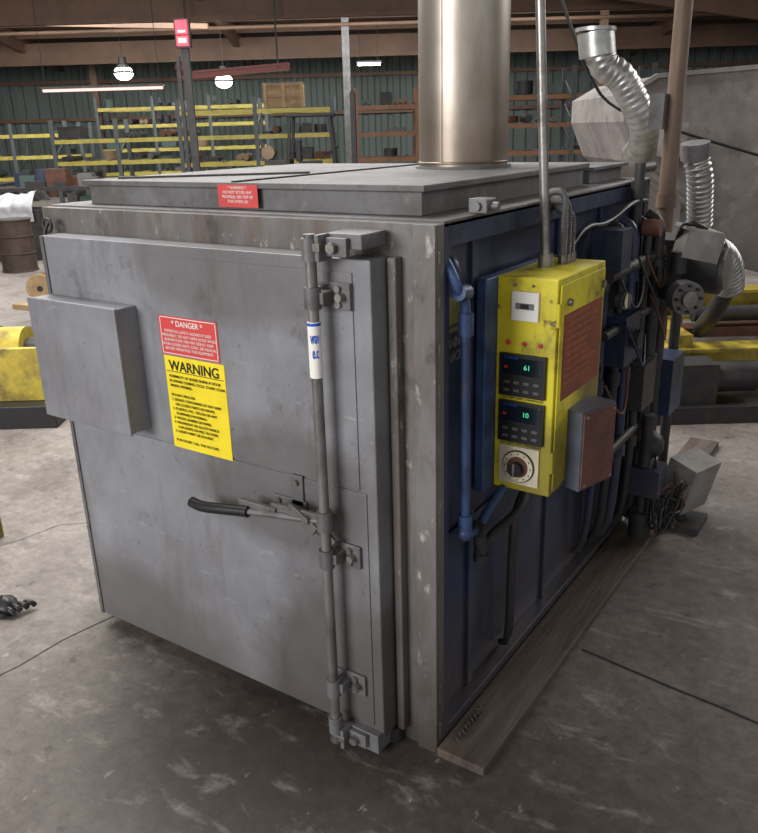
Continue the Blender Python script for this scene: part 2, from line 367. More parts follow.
text('danger_heading','* DANGER *',(-.733,-.0935,1.174),.022,WHITE,parent=ov,align='CENTER',bold=.0002)
text('danger_lines','POTENTIAL SAFETY HAZARD IF USED\nIMPROPERLY. DO NOT OPEN DOOR WHILE\nBURNER IS ON. FIRE MAY RESULT. KEEP\nDOOR CLOSED UNTIL COOL. SEE MANUAL\nBEFORE OPERATING THIS EQUIPMENT.',(-.733,-.0935,1.146),.0108,WHITE,parent=ov,align='CENTER',ls=1.15)
b=B('warning_sign',ov); b.box(-.84,-.607,-.0925,-.0905,.79,1.068,YSIGN); b.box(-.835,-.612,-.0932,-.0925,1.022,1.024,BLK); b.done()
text('warning_heading','WARNING',(-.724,-.0938,1.060),.041,BLK,parent=ov,align='CENTER',bold=.0006,sx=.98)
text('warning_lines','POSSIBILITY OF SEVERE BURNS IF DOOR\nIS OPENED DURING CYCLE. STAND CLEAR\nWHEN OPENING.\n\nDO NOT PROCESS:\n1. SEALED CONTAINERS OF ANY KIND\n    OR CLOSED PARTS OR DRUMS.\n2. PLASTICS, PVC, TEFLON OR ANY\n    FLAMMABLE MATERIALS.\n3. WOOD, RUBBER OR PAPER.\n4. MAGNESIUM OR ALLOYS WHICH\n    CAN IGNITE OR MELT IN OVEN.\n5. LIQUID PAINT OR SOLVENT.\n\nIF IN DOUBT CALL THE FACTORY.',(-.826,-.0938,1.014),.0112,BLK,parent=ov,ls=1.24)
b=B('lid_sign',ov); b.box(-.745,-.60,.0830,.0845,1.462,1.522,RSIGN); b.done()
text('lid_sign_text','* WARNING *\nDO NOT STORE ANY\nMATERIAL ON TOP OF\nTHIS OVEN LID',(-.672,.082,1.519),.0110,WHITE,parent=ov,align='CENTER',ls=1.1)
RX,RY=-.252,-.140
b=B('latch_rod',ov)
b.cyl((RX,RY,.045),(RX,RY,1.435),.0135,RODM,18)
for z in(1.29,.61,.21,1.40,.085): b.cyl((RX,RY,z-.026),(RX,RY,z+.026),.020,GREY,18)
b.cyl((RX,RY,.03),(RX,RY,.05),.019,STEEL,14)
b.done()
b=B('latch_rod_brackets',ov,bevel=.002)
for z in(1.29,.61,.21):
    b.box(RX+.015,-.175,-.100,-.0905,z-.032,z+.032,GREY); b.box(RX-.05,RX+.018,-.100,-.0905,z-.028,z+.028,GREY)
    b.box(RX-.006,RX+.03,RY,-.0905,z-.014,z+.014,GREY)
    for dx,dz in((.045,.018),(.045,-.018),(-.038,0)): bolt(b,(RX+dx,-.100,z+dz),(0,-1,0))
    b.cyl((RX+.055,-.095,z),(RX+.055,-.118,z),.010,STEEL,10)
for z,s in((1.405,1),(.045,-1)):
    b.box(RX+.02,-.130,-.11,-.012,z-.03*(s<0)-.004,z+.026+.004*(s>0),GREY)
    b.box(RX+.02,RX+.032,-.15,-.10,z-.03,z+.03,GREY); b.box(RX+.03,RX+.09,-.125,-.11,z-.02,z+.022,GREY)
    b.cyl((RX+.055,-.125,z),(RX+.055,-.140,z),.013,STEEL,6)
    b.box(RX-.004,RX+.035,RY-.012,RY+.012,z-.008,z+.012,STEEL)
b.cyl((-.14,-.02,.004),(-.14,-.02,.05),.03,DARK,10)
b.done()
b=B('rod_label',ov); b.cyl((RX,RY,1.100),(RX,RY,1.235),.0160,WHITE,18); b.cyl((RX,RY,1.226),(RX,RY,1.233),.0163,BLUPR,18); b.done()
an=math.atan2(1.16,1.44)
text('rod_label_text','wav\ne.c',(RX+.0165*math.sin(an),RY-.0165*math.cos(an),1.218),.040,BLUPR,parent=ov,ls=.9,sx=.34,bold=.0006,align='CENTER',rz_=an)
b=B('door_handle',ov,bevel=.0015)
b.tube([(-.70,-.175,.676),(-.66,-.18,.674),(-.60,-.178,.682),(-.52,-.17,.692),(-.49,-.168,.695)],.0155,BLACK,12,2)
b.tube([(-.52,-.17,.692),(-.40,-.16,.705),(-.30,-.15,.712),(RX,RY,.715)],.0085,GREY,10,1)
b.box(-.53,-.40,-.162,-.150,.700,.722,GREY)
b.beam((-.42,-.150,.715),(RX,-.142,.715),.012,.038,GREY)
b.beam((-.36,-.155,.74),(-.275,-.150,.685),.010,.03,GREY)
b.box(-.46,-.345,-.0975,-.0905,.70,.728,GREY); b.box(-.395,-.355,-.0975,-.0905,.70,.80,GREY)
b.box(-.40,-.35,-.150,-.0905,.702,.714,GREY)
bolt(b,(-.375,-.0975,.78),(0,-1,0)); bolt(b,(-.44,-.0975,.714),(0,-1,0)); bolt(b,(-.30,-.148,.715),(0,-1,0),.012,.016)
b.beam((-.30,-.13,.70),(-.235,-.13,.65),.012,.03,GREY)
b.cyl((RX,RY,.69),(RX,RY,.745),.021,GREY,16)
b.done()
YT=mat('old_yellow_lettering',(118,110,48),.6,0,(60,62,60),20,.8)
text('side_lettering','CLEANING\nFURNACE',(-.033,.060,1.165),.036,mat('faded_lettering',(110,114,124),.6),face='+X',parent=ov,ls=1.0,sx=.72)
b=B('side_stripe_decal',ov); b.box(-.0455,-.0445,.07,.22,1.19,1.26,YT); b.box(-.0455,-.0444,.07,.22,1.17,1.18,YT); b.done()

# chimney
b=B('exhaust_chimney')
cx,cy=-.42,.90
b.cyl((cx,cy,1.531),(cx,cy,5.90),.145,CHIM,64)
for z in(1.545,2.35,3.3,4.2): b.torus((cx,cy,z),(0,0,1),.145,.004,CHIM,48,6)
b.cyl((cx,cy,1.5275),(cx,cy,1.534),.158,LIDM,48)
b.box(cx-.003,cx+.003,cy-.148,cy-.14,1.54,5.8,CHIM)
b.done()

# ================================================================ CONTROL PANEL
cp=empty('control_panel_box')
X0,X1,Y0,Y1,Z0,Z1=.0,.165,.31,.655,.70,1.29
b=B('panel_enclosure',cp,bevel=.004)
b.box(X0,X1,Y0,Y1,Z0,Z1,YEL)
b.box(X1,X1+.006,Y0+.012,Y1-.012,Z0+.015,Z1-.015,YEL)
b.box(-.028,X0,.245,Y1+.05,Z0,Z1,BLUEP)
for z in(.80,1.2): b.cyl((X1+.002,Y0+.004,z-.03),(X1+.002,Y0+.004,z+.03),.006,YEL,10)
for z in(.76,1.23): bolt(b,(X1+.006,Y1-.03,z),(1,0,0),.012,.008)
bolt(b,(X1+.006,Y0+.06,1.225),(1,0,0),.011,.01)
for dx in(.05,.10): b.cyl((dx,Y0-.003,Z1-.02),(dx,Y0,Z1-.02),.004,STEEL,8)
b.done()
b=B('hour_meter',cp,bevel=.0015); b.box(.045,.118,Y0-.010,Y0,1.180,1.255,WHITE); b.box(.056,.107,Y0-.0115,Y0-.010,1.210,1.226,GREY); b.box(.070,.093,Y0-.0125,Y0-.0115,1.212,1.224,BLK)
b.done()
b=B('pilot_lights',cp)
for x in(.035,.08,.125): b.cyl((x,Y0-.006,1.118),(x,Y0,1.118),.005,RLED,14); b.torus((x,Y0-.001,1.118),(0,1,0),.006,.0015,STEEL,16,6)
b.done()
GLASS=mat('display_glass',(20,30,38),.12); BTN=mat('button_grey',(84,84,86),.5)
def controller(z0,dig):
    b=B('temperature_controller',cp,bevel=.002); b.box(.015,.145,Y0-.012,Y0,z0,z0+.115,BLACK)
    b.box(.022,.138,Y0-.0135,Y0-.012,z0+.060,z0+.106,GLASS)
    for k in range(2):
        for q in range(4): b.box(.030+q*.028,.046+q*.028,Y0-.0145,Y0-.012,z0+.013+k*.022,z0+.021+k*.022,BTN)
    b.done()
    text('digits',dig,(.086,Y0-.0142,z0+.092),.019,GREEN,parent=cp)
    text('digits_small','00',(.030,Y0-.0142,z0+.085),.010,RLED,parent=cp)
    text('caption','HIGH TEMP LIMIT CONTROLLER',(.016,Y0-.002,z0-.004),.0085,BLK,parent=cp)
    text('maker_mark','Controls',(.03,Y0-.0142,z0+.112),.011,BLUPR,parent=cp)
controller(.975,'61'); controller(.845,'10')
b=B('dial_timer',cp,bevel=.002); b.box(.020,.135,Y0-.008,Y0,.722,.832,CREAM); b.cyl((.078,Y0-.012,.776),(.078,Y0-.008,.776),.047,BLK,28); b.cyl((.078,Y0-.015,.776),(.078,Y0-.012,.776),.044,CREAM,28); b.cyl((.078,Y0-.018,.776),(.078,Y0-.015,.776),.030,RUST,24); b.cyl((.078,Y0-.040,.776),(.078,Y0-.016,.776),.020,BLACK,16,.017); b.box(.075,.081,Y0-.043,Y0-.03,.760,.793,STEEL)
for k in range(12):
    a=k*math.pi/6; b.box(.078+.038*math.cos(a)-.002,.078+.038*math.cos(a)+.002,Y0-.0158,Y0-.015,.776+.038*math.sin(a)-.002,.776+.038*math.sin(a)+.002,BLK)
b.done()
b=B('instruction_sign',cp); b.box(X1+.006,X1+.0075,.345,.625,.965,1.195,RSIGN2); b.done()
text('instruction_text','OPERATING INSTRUCTIONS\n1. CLOSE DOOR AND LATCH SECURELY\n2. TURN ON MAIN POWER SWITCH\n3. SET TIMER FOR BURN CYCLE\n4. SET TEMPERATURE LIMIT\n5. PRESS START BUTTON\n6. VERIFY BURNER OPERATION\n7. ALLOW TO COOL BEFORE OPENING\nDO NOT LEAVE UNATTENDED\nKEEP AREA CLEAR AT ALL TIMES',(X1+.008,.355,1.19),.0135,mat('pale_sign_print',(180,116,76),.6),face='+X',parent=cp,ls=1.45)
b=B('terminal_box',cp,bevel=.003)
M=Matrix.Rotation(math.radians(-16),3,'Z')
TB=mat('terminal_box_grey',(82,86,98),.5,.1,(58,60,70),8,.8)
TF=mat('maroon_terminal_face',(104,64,58),.6,.05,(70,50,49),16,.9,.1,60)
b.obox((.205,.475,.81),(.07,.15,.23),M,TB)
b.obox(Vector((.205,.475,.81))+M@Vector((.037,0,0)),(.006,.142,.222),M,TF)
for k in range(9): b.obox(Vector((.205,.475,.722+.022*k))+M@Vector((.0402,0,0)),(.001,.12,.007),M,TF)
for dy,dz in((-.06,.1),(.06,.1),(-.06,-.1),(.06,-.1)): bolt(b,Vector((.205,.475,.81+dz))+M@Vector((.040,dy,0)),M@Vector((1,0,0)),.005,.004)
b.done()
b=B('panel_conduits',cp)
b.tube([(.055,.49,1.29),(.02,.466,1.97),(-.03,.43,2.9),(-.05,.42,5.9)],.0125,STEEL,12); b.cyl((.055,.49,1.28),(.054,.489,1.325),.022,STEEL,8)
for k,(y,z) in enumerate(((.55,1.48),(.58,1.45),(.61,1.42))):
    b.tube([(.08,y,1.285),(.08,y,z-.06),(.07,y+.02,z),(.02,y+.05,z+.0),(-.02,y+.07,1.45),(-.03,y+.07,1.40)],.009,GREY,10,2,rf=.12); b.cyl((.08,y,1.28),(.08,y,1.315),.015,STEEL,8)
b.tube([(.07,.40,.705),(.07,.40,.64),(.05,.36,.60),(.03,.25,.58),(.02,.18,.55)],.014,DARK,12,2)
b.tube([(.10,.50,.705),(.10,.50,.66),(.04,.56,.62),(.01,.90,.62)],.011,BLACK,12,2)
b.done()

# ================================================================ PIPES ON THE SIDE
b=B('side_gas_piping',ov)
b.tube([(-.045,.07,1.40),(-.02,.06,1.37),(.012,.05,1.33),(.018,.058,1.30),(.02,.075,1.285),(.02,.095,1.27),(.02,.098,1.2),(.02,.105,.72),(.02,.105,.66)],.0125,BLUEP,12,1)
b.cyl((.02,.06,1.29),(.02,.10,1.285),.020,BLUEP,12); b.cyl((.02,.099,1.18),(.02,.099,1.235),.019,BLUEP,10)
b.cyl((.02,.105,.70),(.02,.105,.66),.019,BLUEP,10)
b.ball((.02,.105,.645),.022,BLUEP); b.tube([(.02,.105,.645),(.02,.17,.62),(.02,.25,.66),(.03,.32,.70)],.013,BLUEP,10,1)
b.cyl((.02,.165,.635),(.02,.185,.62),.024,DARK,8); b.cyl((.02,.19,.62),(.02,.20,.535),.018,DARK,10); b.cyl((.02,.20,.54),(.02,.20,.52),.024,DARK,6)
b.ball((-.02,.09,1.335),.026,BLUE,12,(1,1,1.3))
for o in(0,.045):
    b.tube([(-.0+o*.3,1.30,.58+o),(-.0+o*.3,.62,.60+o),(-.0+o*.3,.49-o,.57+o*.7),(-.0+o*.3,.46-o,.48),(-.0+o*.3,.46-o,.12),(-.03,.50-o,.08)],.011,DARK,12,2)
for yy,r,m in((1.10,.013,BLUE),(1.22,.016,DARK),(1.30,.020,BLUE),(1.42,.016,DARK),(1.52,.024,DARK)):
    xo=.02+(yy-1.1)*.12
    b.tube([(xo-.05,yy,1.33),(xo,yy,1.30),(xo,yy,1.2),(xo,yy,.2),(xo-.05,yy,.10)],r,m,12,2)
    for z in(.45,.75,1.12): b.cyl((xo,yy,z),(xo,yy,z+.05),r*1.45,m,8)
for z,r in((.52,.018),(.98,.016),(1.18,.022)): b.cyl((.06,1.0,z),(.06,1.60,z),r,DARK,12)
b.box(.0,.09,1.14,1.30,.84,1.02,BLUE); b.box(.0,.11,1.34,1.50,.62,.80,DARK); b.box(-.0,.10,1.00,1.10,1.20,1.33,BLUE)
b.cyl((.10,1.22,.93),(.12,1.22,.93),.035,DARK,16)
b.tube([(.03,.72,1.30),(.03,.85,1.36),(.03,1.05,1.34),(.05,1.25,1.40),(.02,1.5,1.38)],.008,BLACK,8,2)
b.tube([(.03,.70,1.1),(.04,.8,.95),(.04,.92,1.05),(.04,1.05,.85)],.007,BLACK,8,2)
b.cyl((.09,1.05,1.10),(.115,1.04,1.10),.028,STEEL,20); b.cyl((.115,1.04,1.10),(.117,1.04,1.10),.023,CREAM,20)
b.cyl((.03,1.36,1.0),(.03,1.36,1.52),.018,DARK,12); b.cyl((.03,1.36,1.40),(.03,1.36,1.46),.028,DARK,10); b.cyl((.03,1.36,1.50),(.03,1.50,1.50),.018,DARK,12)
b.cyl((.06,1.36,1.30),(.12,1.36,1.30),.03,RUST,12)
random.seed(21)
for k in range(7):
    y0=.95+k*.09; z0=random.uniform(.75,1.25)
    b.tube([(.09,y0,z0),(.13,y0+.05,z0-.12),(.12,y0+.16,z0-.16+random.uniform(-.08,.08)),(.08,y0+.28,z0+random.uniform(-.1,.12))],.005,random.choice([BLACK,DARK,BLUE,RUST]),8,2)
b.done()

# burner / blower assembly
b=B('burner_blower_assembly',bevel=.002)
b.box(-.02,.12,1.66,1.90,.98,1.22,DARK)
b.cyl((.06,1.80,1.10),(.25,1.80,1.10),.10,DARK,28); b.cyl((.25,1.80,1.10),(.27,1.80,1.10),.08,GREY,28)
b.cyl((.20,1.40,1.06),(.235,1.36,1.06),.060,GREY,28); b.cyl((.235,1.36,1.06),(.245,1.35,1.06),.028,STEEL,20)
for k in range(8):
    a=k*math.pi/4; b.cyl((.235+.046*math.cos(a)*.7,1.358+.046*math.cos(a)*.7,1.06+.046*math.sin(a)),(.243+.046*math.cos(a)*.7,1.350+.046*math.cos(a)*.7,1.06+.046*math.sin(a)),.006,DARK,6)
b.cyl((.12,1.46,1.06),(.20,1.40,1.06),.03,DARK,14)
LG=mat('light_grey_housing',(146,142,138),.5,.15,(106,100,96),8,.8)
M=Matrix.Rotation(math.radians(28),3,'Z')@Matrix.Rotation(math.radians(12),3,'Y')
b.obox((.20,1.58,1.22),(.13,.14,.10),M,LG); b.obox((.20,1.58,1.275),(.14,.15,.012),M,LG)
b.cyl((.15,1.52,1.12),(.15,1.52,1.20),.03,DARK,14)
b.tube([(.10,1.66,1.2),(.14,1.55,1.28),(.18,1.5,1.31),(.23,1.55,1.28)],.010,BLACK,8,2)
b.cyl((.07,1.66,.0),(.07,1.66,1.0),.022,DARK,12); b.cyl((.07,1.9,.0),(.07,1.9,1.0),.022,DARK,12)
b.box(.0,.16,1.62,1.95,.03,.05,DARK); b.box(.03,.13,1.68,1.86,.5,.74,BLUE); b.cyl((.07,1.66,.62),(.07,1.9,.62),.02,DARK,12)
b.cyl((.10,1.50,.03),(.10,1.50,.56),.024,DARK,14); b.cyl((.10,1.50,.03),(.10,1.50,.14),.045,DARK,16); b.box(.05,.17,1.46,1.58,.22,.34,BLUE)
b.ball((.10,1.54,.42),.06,DARK)
M=Matrix.Rotation(math.radians(-20),3,'Z')@Matrix.Rotation(math.radians(14),3,'Y')
b.obox((.22,1.76,.20),(.13,.18,.22),M,LG); b.obox(Vector((.22,1.76,.20))+M@Vector((0,-.093,0)),(.11,.006,.19),M,LG)
b.cyl((.20,1.74,.03),(.20,1.74,.16),.03,DARK,12); b.box(.16,.30,1.66,1.84,.0,.03,DARK)
random.seed(3)
for k in range(16):
    p=[Vector((.14,1.5,.30+random.uniform(-.10,.10)))]
    for q in range(5): p.append(Vector((.14+q*.018+random.uniform(-.03,.05),1.50+q*.03+random.uniform(-.07,.04),.16+random.uniform(-.12,.12))))
    b.tube(p,.0045,random.choice([BLACK,BLACK,DARK,RUST]),6,2)
b.done()

b=B('floor_plank',bevel=.004); b.box(.004,.15,-.02,2.75,.001,.03,WOODP); b.done()
b=B('coil_spring'); pts=[(.04+.010*math.cos(t*.9),.02+t*.0026,.042+.010*math.sin(t*.9)) for t in range(60)]; b.tube(pts,.0022,DARK,6); b.done()

b=B('vent_pipe_pole'); BP=mat('brown_pipe',(128,108,94),.55,.3,(88,70,58),6,.7,stretch=(1,1,.3)); b.cyl((-.07,2.11,0),(-.07,2.11,5.9),.035,BP,24)
for z in(1.30,2.3,3.4): b.cyl((-.07,2.11,z),(-.07,2.11,z+.06),.042,BP,20)
b.cyl((-.07,2.11,0),(-.07,2.11,.02),.09,DARK,20); b.box(-.15,-.09,2.02,2.10,1.62,1.76,GREY); b.done()

# ================================================================ RIGHT SIDE MACHINE
hp=B('sheet_metal_hopper',hall=True); b=hp
poly=[(1.78,1.66),(1.78,1.84),(1.98,1.95),(2.7,1.99),(4.8,2.02),(4.8,.35),(3.3,.45),(2.75,.62),(2.25,1.10),(1.90,1.38)]
b.prism(poly,6.0,7.6,HOP)
for p,q in zip(poly,poly[1:]+poly[:1]):
    b.beam((p[0],5.985,p[1]),(q[0],5.985,q[1]),.03,.04,HOP,up=(0,1,0))
b.beam((3.2,5.98,.47),(3.2,5.98,1.98),.03,.04,HOP,up=(0,1,0))
for x in(2.3,4.4):
    for y in(6.1,7.5): b.box(x-.05,x+.05,y-.05,y+.05,0,1.12,BYEL if x>3 else GREY)
b.tube([(1.15,5.4,2.4),(1.35,5.4,1.95),(1.55,5.6,1.75),(2.0,5.7,1.6),(3.2,5.7,1.25)],.010,BLACK,8,2)
b.box(2.02,2.16,5.80,5.985,1.42,1.64,LG)
# flexible extraction duct, fixed to the housing
b.cyl((1.33,5.1,2.02),(1.31,5.1,2.15),.105,DUCT,24)
b.cyl((1.31,5.1,2.15),(1.31,5.1,2.17),.115,DUCT,24)
b.tube([(1.34,5.1,2.04),(1.37,5.1,1.96),(1.46,5.1,1.92),(1.52,5.1,1.84),(1.62,5.12,1.68),(1.68,5.2,1.56),(1.74,5.5,1.48),(1.86,6.0,1.44)],.085,DUCT,24,2,rf=.035)
b.done()
b=B('flexible_hose',hall=True)
b.tube([(1.44,3.75,1.50),(1.47,3.75,1.42),(1.50,3.8,1.30),(1.53,3.85,1.18)],.055,DUCT,20,2,rf=.09)
b.cyl((1.44,3.75,1.49),(1.43,3.74,1.56),.062,GREY,16)
b.tube([(1.60,4.0,1.06),(1.74,4.1,1.02),(1.84,4.2,.93),(1.90,4.3,.80)],.075,DUCT,20,2,rf=.09)
b.tube([(1.53,3.85,1.2),(1.56,3.88,1.10),(1.60,4.0,1.06)],.05,DARK,16,2)
b.tube([(1.90,4.3,.82),(1.93,4.5,.62),(1.98,4.75,.50),(2.02,4.9,.42)],.05,DARK,16,2)
b.done()
b=B('yellow_machine_frame',hall=True)
def ibeam(b,x0,x1,y,z0,h,w,m):
    b.box(x0,x1,y-w/2,y+w/2,z0,z0+.02,m); b.box(x0,x1,y-w/2,y+w/2,z0+h-.02,z0+h,m); b.box(x0,x1,y-.01,y+.01,z0+.02,z0+h-.02,m)
ibeam(b,1.75,5.5,5.2,.44,.18,.16,BYEL); ibeam(b,1.6,5.5,4.75,.10,.26,.18,BYEL)
for x in(1.8,3.0,4.4): b.box(x,x+.1,4.7,5.25,.0,.44,BYEL)
b.box(1.5,5.5,4.35,5.4,.0,.10,DARK); b.box(1.9,5.5,4.95,5.1,.36,.42,RUST)
b.cyl((2.0,5.0,.50),(4.5,5.0,.50),.05,DARK,16)
b.box(1.62,1.95,4.40,4.60,.10,.34,DARK); b.cyl((1.95,4.50,.24),(2.20,4.50,.24),.09,DARK,20)
b.done()

# ================================================================ LEFT SIDE ITEMS
b=B('yellow_channel_beam',hall=True,bevel=.004)
b.box(-6,-1.95,4.75,5.2,.14,.17,BYEL); b.box(-6,-1.95,4.72,4.76,.14,.47,BYEL); b.box(-6,-1.95,5.17,5.2,.14,.47,BYEL)
b.cyl((-6,4.96,.40),(-2.2,4.96,.40),.15,BYEL,28); b.cyl((-2.2,4.96,.40),(-1.95,4.96,.40),.08,DARK,20)
for x in(-2.42,-2.9,-3.4): b.cyl((x,4.96,.40),(x+.05,4.96,.40),.158,BLACK,28)
b.box(-6,-1.95,4.60,5.2,.0,.14,BLACK)
b.done()
b=B('yellow_bollard_base',bevel=.004); b.box(-2.75,-2.28,.0,.12,0,.20,BYEL); b.box(-2.75,-2.30,.02,.10,.2,.24,DARK); b.done()
b=B('black_work_glove'); b.ball((-1.72,-.23,.03),.045,BLACK,16,(1.3,.9,.65),.5)
for k in range(4): b.tube([(-1.70+k*.010,-.24+k*.02,.03),(-1.665+k*.008,-.245+k*.024,.035),(-1.65+k*.004,-.24+k*.026,.018)],.010,BLACK,8,1)
b.tube([(-1.73,-.26,.03),(-1.70,-.29,.03),(-1.68,-.295,.015)],.011,BLACK,8,1); b.done()
b=B('steel_drum',hall=True)
b.cyl((-4.75,10.9,0),(-4.75,10.9,.68),.22,RUSTD,32)
for z in(.01,.24,.46,.67): b.torus((-4.75,10.9,z),(0,0,1),.223,.012,RUSTD,32,6)
b.cyl((-4.75,10.9,.68),(-4.75,10.9,.684),.18,DARK,24); b.done()
b=B('wooden_cable_reel',hall=True)
b.cyl((-3.58,8.6,.15),(-3.58,8.63,.15),.15,WOOD,28); b.cyl((-3.58,8.63,.15),(-3.58,8.80,.15),.07,DARK,20); b.cyl((-3.58,8.80,.15),(-3.58,8.83,.15),.15,WOOD,28); b.cyl((-3.58,8.59,.15),(-3.58,8.60,.15),.03,BLACK,12); b.done()
b=B('timber_board',hall=True); b.beam((-3.4,7.6,.17),(-2.2,6.9,.19),.12,.05,WOOD)
for x,y in((-3.1,7.42),(-2.4,7.02)): b.box(x-.06,x+.06,y-.06,y+.06,0,.15,DARK)
b.done()
random.seed(11)
for x0,x1,y in((-9.5,-6.6,15),(-6.2,-4.2,13.5)):
    b=B('work_bench',hall=True)
    b.box(x0,x1,y,y+.8,.86,.92,DARK)
    for x in(x0+.05,x1-.13):
        for yy in(y+.03,y+.7): b.box(x,x+.08,yy,yy+.08,0,.86,DARK)
    b.box(x0+.1,x1-.1,y+.1,y+.7,.25,.29,DARK)
    for k in range(16):
        xx=random.uniform(x0+.2,x1-.4); w_=random.uniform(.1,.35); h_=random.uniform(.05,.28); q=random.uniform(.05,.4)
        b.box(xx,xx+w_,y+q,y+q+.2,.92,.92+h_,random.choice([GREY,CARD,BLUE,DARK,DARK,DARK,TEAL,RUST]))
        b.cyl((xx,y+.1,.36),(xx+.25,y+.1,.36),.07,random.choice([GREY,CARD,DARK,DARK]),12)
    b.done()
b=B('draped_white_tarp',hall=True)
b.box(-6.2,-4.75,11.8,12.5,.0,.70,DARK)
nx,ny=60,26; vs=[]; fs=[]
for a in range(nx+1):
    for c_ in range(ny+1):
        x=-6.2+1.4*a/nx; t=c_/ny
        fold=.05*noise.noise(Vector((x*3,t*3,0)))+.05*noise.noise(Vector((x*9,t*5,4)))
        if t<.35: y=11.72-abs(fold)*.8; z=.52+(t/.35)*.26+.12*noise.noise(Vector((x*2.4,0,9)))*(1-t/.35)
        else: y=11.72+(t-.35)/.65*.75; z=.78+.14*math.sin((t-.35)/.65*math.pi)*(1+noise.noise(Vector((x*1.8,2,2))))+fold
        vs.append((x,y,z))
for a in range(nx):
    for c_ in range(ny): k=a*(ny+1)+c_; fs.append((k,k+ny+1,k+ny+2,k+1))
b.add(vs,fs,CLOTH,True)
b.done()

b=B('warning_light_post',hall=True); dx=.15
b.box(-2.27+dx,-2.19+dx,10.0,10.06,0,2.60,DARK); b.box(-2.34+dx,-2.30+dx,10.0,10.04,0,2.50,DARK); b.box(-2.5+dx,-2.0+dx,9.8,10.3,0,.05,DARK)
for z in(.5,1.2,1.9,2.45): b.box(-2.31+dx,-2.26+dx,10.01,10.03,z,z+.04,DARK)
b.box(-2.32+dx,-2.15+dx,9.97,10.05,2.58,2.88,BLACK); b.box(-2.30+dx,-2.17+dx,9.955,9.97,2.72,2.86,REDL); b.box(-2.30+dx,-2.17+dx,9.955,9.97,2.60,2.70,REDL)
b.box(-2.28+dx,-2.19+dx,9.95,9.955,2.735,2.76,WHITE); b.box(-2.28+dx,-2.19+dx,9.95,9.955,2.63,2.68,WHITE)
b.done()

# ================================================================ PALLET RACKS
def rack(x0,x1,f0,zs,nb,beamM,upM,top,seed,fill=.45,skip=None):
    random.seed(seed)
    b=B('pallet_rack',hall=True); w=(x1-x0)/nb
    for i in range(nb+1):
        x=x0+i*w
        for ff in(f0,f0+1.0): b.box(x-.05,x+.05,ff,ff+.08,0,top,upM); b.box(x-.09,x+.09,ff-.04,ff+.12,0,.02,upM)
        z=.2
        while z<top-.5: b.beam((x,f0+.05,z),(x,f0+1.0,z+.45),.03,.03,upM); z+=.5
    for i in range(nb):
        for z in zs:
            for ff in(f0-.02,f0+1.02): b.box(x0+i*w+.05,x0+(i+1)*w-.05,ff,ff+.05,z-.10,z,beamM)
            for k in range(3): xx=x0+i*w+w*(k+.5)/3; b.box(xx-.04,xx+.04,f0,f0+1.0,z,z+.02,RACKG)
    b.done()
    g=B('rack_stored_goods',hall=True)
    for i in range(nb):
        for z in [.0]+list(zs):
            if skip and z>=skip: continue
            x=x0+i*w+.12
            while x<x0+(i+1)*w-.4:
                ww=random.uniform(.2,.6)
                if random.random()<(fill if z>.01 else .85):
                    h=random.uniform(.06,.30); m=random.choice([DARK,DARK,RUST,TEAL,GREY,DARK,RACKG,CARD]); zz=z+.021
                    ww=min(ww,x0+(i+1)*w-.12-x)
                    t=random.random()
                    if t<.45: g.box(x,x+ww,f0+.12,f0+.8,zz,zz+h,m); g.box(x+.02,x+ww-.02,f0+.1,f0+.82,zz+h,zz+h+.02,m)
                    elif t<.85:
                        r=h/3
                        for q in range(int(ww/(2*r))): g.cyl((x+r+2*r*q,f0+.1,zz+r),(x+r+2*r*q,f0+.9,zz+r),r,m,12)
                    else: g.cyl((x+ww/2,f0+.4,zz),(x+ww/2,f0+.4,zz+h),ww/2.4,m,14)
                x+=ww+.06
    g.done()
rack(-8.2,-4.9,22,(.62,1.08,1.62),2,RACKY,RACKG,2.1,1)
rack(-4.8,-.95,21.5,(.5,.98,1.62,2.22),2,RACKY,RACKG,2.5,2,skip=2.2)
rack(-.35,2.6,20.5,(.45,1.02,1.6,2.2),2,RACKO,RACKO,2.6,4)
rack(2.8,6.4,19.5,(.5,1.1,1.7,2.3),2,RACKO,RACKG,2.9,5)
rack(6.6,12.2,22,(.5,1.1,1.7,2.3),3,RACKY,RACKG,2.9,9)
rack(-14.5,-8.5,25,(.6,1.2,1.8),3,RACKY,RACKG,2.1,6)
rack(-8.4,-3.2,26.5,(.6,1.3,2.0,2.5),3,RACKY,RACKG,2.8,12,.25)
b=B('wooden_crate',hall=True)
x0,x1,y0,y1,z0,z1=-2.65,-1.65,21.6,22.4,2.242,2.82
b.box(x0+.03,x1-.03,y0+.03,y1-.03,z0+.02,z1-.02,WOOD)
for z in(z0,z0+.24,z1-.08): b.box(x0,x1,y0,y0+.03,z,z+.08,CARD)
for x in(x0,(x0+x1)/2-.04,x1-.08): b.box(x,x+.08,y0-.02,y0,z0,z1,WOOD)
b.done()
b=B('forklift',hall=True,bevel=.01)
fx,fy=-1.75,16.5
b.box(fx-.1,fx+1.3,fy,fy+1.0,.35,.95,DARK); b.box(fx-.35,fx+.15,fy+.05,fy+.95,.3,1.15,DARK); b.box(fx-.36,fx-.05,fy+.04,fy+.96,.9,1.05,BYEL)
for x in(fx+.0,fx+1.15):
    for y in(fy-.05,fy+.85): b.cyl((x,y,.28),(x,y+.2,.28),.28,BLACK,24); b.cyl((x,y-.01,.28),(x,y,.28),.14,BYEL,16)
for x in(fx+.1,fx+1.05):
    for y in(fy+.06,fy+.9): b.beam((x,y,.9),(x+(.1 if x<fx+.5 else -.1),y,1.95),.06,.06,BLACK)
b.box(fx+.1,fx+1.05,fy+.0,fy+1.0,1.93,1.98,BLACK)
for y in(fy+.2,fy+.8):
    b.box(fx+1.36,fx+1.46,y-.05,y+.05,.1,2.35,DARK)
